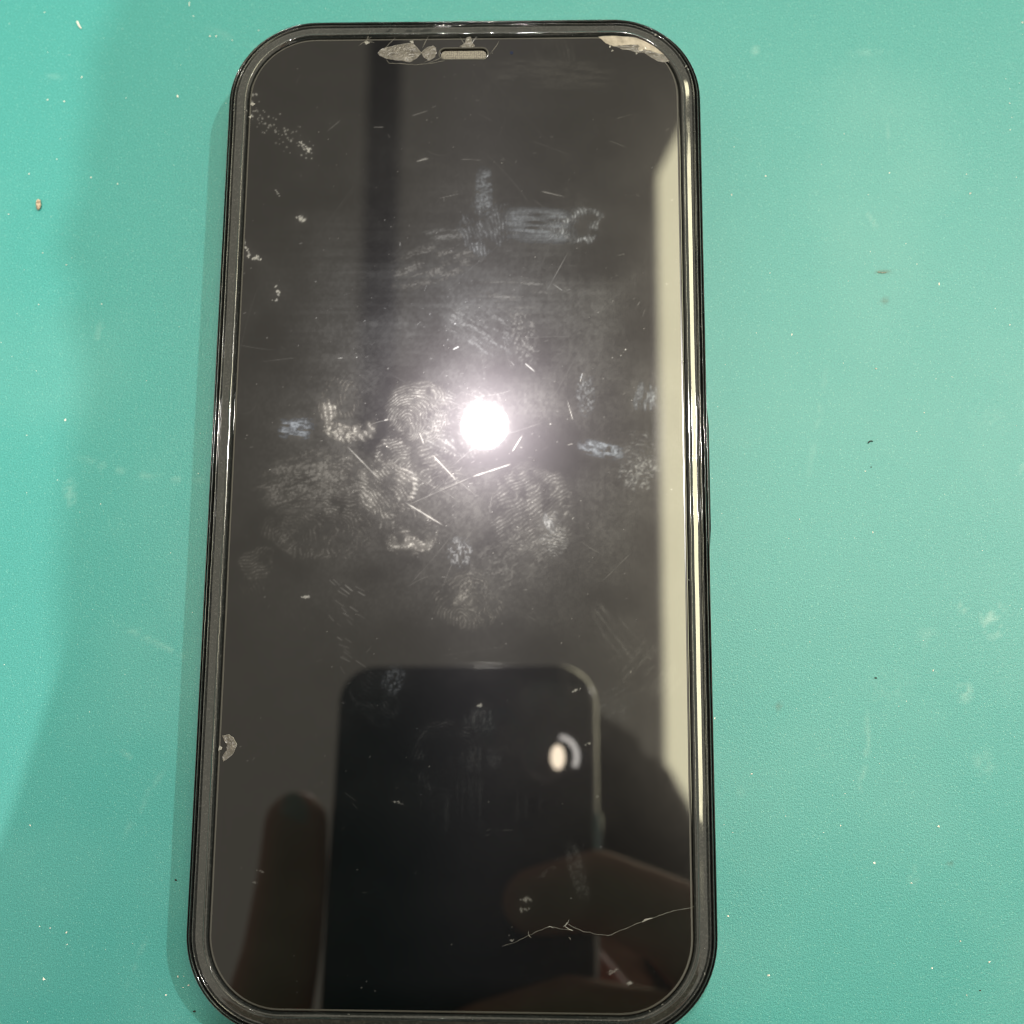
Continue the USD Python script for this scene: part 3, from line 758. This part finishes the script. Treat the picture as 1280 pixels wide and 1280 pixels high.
m_, c_ = lump(49.5, 257, .52, (.8, 1.6, .7), 3)
single("crumb", m_, c_, "crumb", "brown and white crumb left of the phone, largest on the mat", "crumb")


def fibre(name, pts, r, mt, label, cat="fibre"):
    q = np.array([to_plane(a, b, 0) for a, b in pts])
    q[:, 2] = r * 1.1
    q[1:-1, 2] += .12
    return single(name, strand(q, np.linspace(r, r * .6, len(q)), 6), q[0], mt, label, cat)


fibre("fibre", [(97, 28), (98.5, 31), (100, 34), (102, 36.5)], .19, "white_fluff", "short cream fibre near the top left corner")
fibre("fibre", [(1085, 554), (1086.5, 552), (1089, 551.4), (1091, 552)], .11, "dark_fluff", "tiny curved black fibre right of the phone")
fibre("fibre", [(1097, 340), (1103, 341.5), (1108, 341)], .05, "crumb", "faint thin brown fibre on the mat at the upper right")
fibre("fibre", [(237, 3), (236.5, 8)], .08, "white_fluff", "faint pale fibre at the very top edge left of the phone")
for (u, v, s, lab) in ((220, 1100, .20, "black speck on the mat beside the phone's lower left corner"), (1094.5, 847.5, .22, "dark speck on the mat right of the phone, lowest of the larger ones"),
                       (1225, 1238, .16, "black speck near the bottom right corner"), (243, 1264, .22, "dark speck in the shadow under the phone's lower left corner"), (1089, 584, .13, "tiny dark speck just below the curved black fibre")):
    m_, c_ = lump(u, v, s * .72, (1.3, .8, .5), int(u))
    single("speck", m_, c_, "dark_fluff", lab, "speck")
v_n, f_n = [], []
spots = [(263, 46, .13), (270, 45.5, .13), (323, 38, .12), (222, 120, .13), (54, 316, .1), (11, 268, .09), (83, 331, .12), (127, 380, .09), (82, 525, .13), (83, 1166, .16), (55, 1224, .17), (63, 1160, .08), (84, 1180, .1), (50, 1158, .08), (208, 1244, .14), (230, 1221, .13), (223, 1221, .1), (236, 1232, .12), (229, 1234, .1), (1174, 355, .14), (1112, 216, .11),
         (1213, 242, .12), (1262, 406, .12), (1208, 218, .1), (990, 418, .12), (1095, 461, .13), (1278, 28, .14), (1166, 838, .13), (1174, 1033, .16), (1093, 1078, .13), (961, 1219, .18), (1200, 1176, .13), (1165, 1210, .12), (894, 898, .14), (910, 1145, .13), (957, 220, .1), (1262, 129, .09), (1091, 666, .1), (126, 630, .08), (100, 640, .08), (147, 230, .1), (60, 125, .1), (80, 127, .12)]
for k in range(240):
    spots.append((RNG.uniform(0, 1280), RNG.uniform(0, 1280), .035 + RNG.exponential(.022)))
for (u, v, s) in spots:
    c = to_plane(u, v, 0)
    q = trimesh.convex.convex_hull(np.column_stack([c[0] + RNG.normal(0, s * .8, 9), c[1] + RNG.normal(0, s * .8, 9), np.abs(RNG.normal(0, s * .6, 9))]))
    f_n.append(q.faces + sum(map(len, v_n)))
    v_n.append(np.array(q.vertices))
obj("dust", trimesh.Trimesh(np.vstack(v_n), np.vstack(f_n), process=False), L + "white_fluff", None, kind="stuff", label="pale dust specks scattered over the green mat", cat="dust")

# ------------------------------------------------------------------ the photographer, who shows in the dark mirror of the screen
def held(x, y, z):
    """A point of the held phone: right, up, towards the photographer, from the lens (mm)."""
    return CAM + R @ np.array([x, y, z], float)


def place(man):
    q = man.to_mesh()
    v = q.vert_properties[:, :3] @ R.T + CAM
    return trimesh.Trimesh(v, q.tri_verts, process=False)


def block(x0, x1, y0, y1, z0, z1, r, rz, seg=20):
    """A box with round corners r in outline and edges rz."""
    s = m3.Manifold.sphere(rz, seg)
    out = []
    for x, sx in ((x0, 1), (x1, -1)):
        for y, sy in ((y0, 1), (y1, -1)):
            for a in np.linspace(0, 90, 7):
                ca, sa = math.cos(math.radians(a)), math.sin(math.radians(a))
                px, py = x + sx * (r - (r - rz) * ca), y + sy * (r - (r - rz) * sa)
                out += [s.translate((px, py, z)) for z in (z0 + rz, z1 - rz)]
    return m3.Manifold.batch_hull(out)


hp = thing("held_phone", "dark phone held over the scene, mirrored upside down in the black screen", "phone", at=CAM)
HX0, HX1, HY0, HY1 = -65, 13.5, -134, 27
def tapered(x0, x1, y0, y1, levels, r, rz):
    """Like block, with (height, inset) levels so that the sides lean."""
    sp, out = m3.Manifold.sphere(rz, 28), []
    for x, sx in ((x0, 1), (x1, -1)):
        for y, sy in ((y0, 1), (y1, -1)):
            for a in np.linspace(0, 90, 9):
                for z, ins in levels:
                    rr = r - rz
                    out.append(sp.translate((x + sx * (ins + r - rr * math.cos(math.radians(a))), y + sy * (ins + r - rr * math.sin(math.radians(a))), z)))
    return m3.Manifold.batch_hull(out)


obj("body", place(tapered(HX0, HX1, HY0, HY1, [(4.3, 1.05), (5.6, .62), (7.0, .28), (8.2, .10), (9.2, 0)], 12, 1.4)), L + "steel", hp, smooth=50, at=CAM)
obj("back_glass", place(block(HX0 + 1.5, HX1 - 1.5, HY0 + 1.5, HY1 - 1.5, 2.7, 4.4, 10.5, .6)), L + "back_glass", hp, smooth=40, at=CAM)
bump = obj("camera_bump", place(block(-23, 11, -10, 24, 1.6, 4.0, 8, .9)), L + "back_glass", hp, smooth=40, at=CAM)
for (lx, ly) in ((-1.6, -1.2), (-15.0, 7), (-1.0, 15.5)):
    tube_ = m3.Manifold.cylinder(1.4, 7.6, 7.6, 48) - m3.Manifold.cylinder(4, 6.9, 6.9, 48).translate((0, 0, -1))
    obj("lens_ring", place(tube_.translate((lx, ly, .9))), L + "steel", bump, smooth=40, at=CAM)
    obj("lens", place(m3.Manifold.sphere(24, 128).translate((lx, ly, 24 + .9)) ^ m3.Manifold.cylinder(3, 6.85, 6.85, 40).translate((lx, ly, .4))), L + "lens_glass", bump, smooth=40, at=CAM)
mat("glint_glow", {"e": ("emission", {"color": (1.0, 0.83, 0.62), "strength": 18.0})}, [], surface="e.emission")
obj("painted_glint", place(m3.Manifold.cylinder(.6, 2.0, 2.0, 32).scale((1, 1.75, 1)).translate((1.9, -2.2, .85))), L + "glint_glow", bump, smooth=40, at=CAM)  # glowing oval painting in a highlight on the lens glass, not a lamp
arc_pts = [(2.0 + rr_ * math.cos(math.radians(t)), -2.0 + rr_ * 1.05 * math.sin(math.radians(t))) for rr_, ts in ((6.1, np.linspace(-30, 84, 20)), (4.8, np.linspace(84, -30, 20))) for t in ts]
mat("glint_arc_glow", {"e": ("emission", {"color": (1.0, 0.95, 0.88), "strength": 9.0})}, [], surface="e.emission")
obj("painted_glint_arc", place(m3.Manifold.extrude(m3.CrossSection([arc_pts]), .3).translate((0, 0, .9))), L + "glint_arc_glow", bump, at=CAM)  # glowing arc standing in for the glint round the lens, no lamp part
obj("side_button", place(tapered(12.2, 14.7, -36, -17, [(5.0, .35), (8.4, 0)], .9, .6)), L + "steel", hp, smooth=40, at=CAM)
obj("front_screen", place(block(HX0 + 1.5, HX1 - 1.5, HY0 + 1.5, HY1 - 1.5, 9.6, 10.9, 10.5, .5)), L + "black_glass", hp, smooth=40, at=CAM)


def limb(pts):
    """Spheres (x, y, z, r) joined in a chain."""
    sp = [m3.Manifold.sphere(p[3], 22).translate(tuple(map(float, p[:3]))) for p in pts]
    return m3.Manifold.batch_boolean([m3.Manifold.batch_hull([a, b]) for a, b in zip(sp, sp[1:])], m3.OpType.Add)


def hd(*p):
    return [(*held(x, y, z), r) for x, y, z, r in p]


def soften(man, length, n=8):
    q = man.refine_to_length(length).to_mesh()
    t = trimesh.Trimesh(q.vert_properties[:, :3], q.tri_verts, process=True)
    trimesh.smoothing.filter_taubin(t, iterations=n)
    return t


def union(parts):
    return m3.Manifold.batch_boolean(parts, m3.OpType.Add)


# right hand: palm beside the lower right edge, four fingers across the back, thumb on the front
rh = union([
    limb(hd((58, -78, 6, 12), (56, -100, 8, 13), (62, -125, 10, 13))), limb(hd((46, -66, -2, 10.5), (44, -88, 0, 10.5), (46, -110, 4, 10.5), (62, -125, 10, 14))), limb(hd((46, -66, -2, 10.5), (58, -78, 6, 12))),
    limb(hd((46, -64, -2, 10.2), (33, -48, -7.5, 11.5), (13, -40, -7, 10.8), (-4, -43, -5.4, 9.2))),
    limb(hd((45, -84, 0, 10.2), (30, -76, -8, 10.8), (5, -72, -7.5, 10.2), (-20, -78, -5.4, 8.6))),
    limb(hd((45, -100, 2, 10), (28, -96, -6, 9.2), (4, -92, -6, 8.4), (-18, -96, -4.2, 7))),
    limb(hd((47, -114, 4, 9.5), (30, -116, -4, 8.2), (12, -116, -4, 7.4), (-6, -120, -3.5, 6.4))),
    limb(hd((60, -118, 12, 12.5), (42, -98, 22, 11), (22, -78, 22, 9.5), (8, -60, 20, 8.0))),
    limb(hd((56, -100, 8, 13), (60, -118, 12, 13), (72, -146, 16, 20), (92, -190, 26, 24)))])
# left hand: first finger straight up along the left edge, the others under the phone's lower half, thumb on the front
lh = union([
    limb(hd((-92, -104, 4, 12), (-80, -80, 4, 13), (-76, -58, 4, 11.2), (-74.5, -36, 4.5, 10), (-74.5, -21, 5, 9.2))),
    limb(hd((-92, -104, 4, 12), (-104, -96, 8, 12), (-108, -112, 10, 13), (-98, -126, 6, 14), (-104, -146, 10, 16))), limb(hd((-84, -108, 0, 11), (-84, -134, 2, 12), (-100, -150, 8, 18))),
    limb(hd((-86, -104, 0, 10.2), (-70, -92, -7, 9.2), (-48, -84, -6.5, 8.4), (-32, -86, -4.5, 7.2))),
    limb(hd((-84, -118, 0, 10), (-68, -110, -7, 9), (-46, -104, -6.5, 8.4), (-28, -106, -4.5, 7.0))),
    limb(hd((-86, -132, 2, 9.6), (-68, -126, -5, 8.2), (-50, -124, -5, 7.6), (-36, -124, -4, 6.4))),
    limb(hd((-98, -126, 8, 13), (-82, -104, 22, 11), (-64, -84, 22, 9.6), (-52, -68, 20, 8))),
    limb(hd((-98, -130, 8, 15), (-108, -158, 16, 21), (-128, -200, 26, 24)))])
HEAD = np.array([2.0, -138.0, TOP + 400.0])


def hh(x, y, z, r):
    return (HEAD[0] + x, HEAD[1] + y, HEAD[2] + z, r)


# the head looks straight down: crown towards +y, chin towards -y, face towards -z
head = union([
    m3.Manifold.sphere(1.0, 48).scale((76, 92, 92)).translate(tuple(HEAD + [0, 18, 18])),
    m3.Manifold.batch_hull([m3.Manifold.sphere(46, 32).translate(tuple(HEAD + [x, -10, -24])) for x in (-20, 20)] + [m3.Manifold.sphere(24, 28).translate(tuple(HEAD + [x, -88, -36])) for x in (-10, 10)]),
    limb([hh(0, 0, -66, 7), hh(0, -22, -78, 9), hh(0, -30, -84, 11), hh(0, -32, -70, 10)]), limb([hh(-9, -30, -74, 7), hh(9, -30, -74, 7)]),
    limb([hh(-22, -54, -62, 5), hh(0, -53, -68, 6), hh(22, -54, -62, 5)]), limb([hh(-18, -60, -60, 5.5), hh(0, -61, -66, 6.5), hh(18, -60, -60, 5.5)]),
    limb([hh(-44, 8, -56, 8), hh(-20, 12, -66, 7)]), limb([hh(44, 8, -56, 8), hh(20, 12, -66, 7)]),
    m3.Manifold.sphere(1, 24).scale((8, 30, 18)).translate(tuple(HEAD + [-78, -14, 8])), m3.Manifold.sphere(1, 24).scale((8, 30, 18)).translate(tuple(HEAD + [78, -14, 8])),
    limb([hh(0, -40, 20, 54), hh(0, -110, 40, 58), hh(0, -170, 50, 66)])])
for s in (-1, 1):
    head -= m3.Manifold.sphere(1, 24).scale((17, 11, 9)).translate(tuple(HEAD + [s * 31, -3, -70]))
for s in (-1, 1):
    head += m3.Manifold.sphere(11.5, 24).translate(tuple(HEAD + [s * 31, -3, -56]))
SH = {-1: HEAD + [-165, -205, -10], 1: HEAD + [175, -205, -10]}
EL = {-1: np.array([-300., -400., 190.]), 1: np.array([330., -400., 190.])}
arms = []
for s, wrist in ((-1, held(-128, -200, 26)), (1, held(92, -190, 26))):
    arms.append(limb([(*wrist, 24), (*(wrist * .55 + EL[s] * .45), 34), (*EL[s], 38)]))
    arms.append(limb([(*EL[s], 38), (*(EL[s] * .5 + SH[s] * .5), 46), (*SH[s], 54)]))
torso = m3.Manifold.batch_hull([m3.Manifold.sphere(r, 28).translate(tuple(HEAD + np.array(p))) for p, r in (((-150, -220, -10), 52), ((150, -220, -10), 52), ((0, -190, 40), 70), ((-120, -380, -60), 80), ((120, -380, -60), 80), ((-120, -470, -260), 90), ((120, -470, -260), 90))])


def as_man(t):
    return m3.Manifold(m3.Mesh(np.asarray(t.vertices, np.float32), np.asarray(t.faces, np.uint32)))


who = thing("person", "person in dark top leaning over and holding up the dark phone, mirrored in the screen", "person", at=HEAD * [1, 1, 0])
skin = union([as_man(soften(rh, 3.2, 10)), as_man(soften(lh, 3.2, 10)), as_man(soften(head, 7, 6)), as_man(soften(union(arms), 14, 4))])
obj("body", skin, L + "skin", who, smooth=60, at=HEAD * [1, 1, 0])
shirt = [torso]
for s in (-1, 1):
    shirt.append(limb([(*(EL[s] * .8 + SH[s] * .2), 47), (*(EL[s] * .4 + SH[s] * .6), 53), (*SH[s], 60), (*(HEAD + [0, -200, 20]), 72)]))
obj("shirt", soften(union(shirt), 16, 6), L + "dark_cloth", who, smooth=60, at=HEAD * [1, 1, 0])
mat("nail", {"p": ("principled_bsdf", {"base_color": (0.55, 0.33, 0.27), "roughness": 0.15, "coat_weight": 0.5})}, [])
obj("fingernail", place(m3.Manifold.sphere(1, 32).scale((4.4, 5.6, 1.6)).rotate((-24, 10, 0)).translate((-73.4, -18.5, -3.4))), L + "nail", who, smooth=60, at=HEAD * [1, 1, 0])
cap = m3.Manifold.sphere(1.0, 64).scale((84, 100, 100)).translate(tuple(HEAD + [0, 22, 22]))
cap -= m3.Manifold.batch_hull([m3.Manifold.sphere(30, 24).translate(tuple(HEAD + np.array(p))) for p in ((-30, 20, -70), (30, 20, -70), (-42, -60, -40), (42, -60, -40), (0, 30, -140), (0, -140, -140), (-40, -120, 0), (40, -120, 0))])
hair = soften(cap, 5, 2)
hn = np.array(hair.vertex_normals)
hair.vertices = hair.vertices + hn * ((fbm(np.array(hair.vertices) * [.05, .22, .05], 4, 8) - .4) * 16)[:, None]
obj("hair", hair, L + "hair", who, smooth=60, at=HEAD * [1, 1, 0])
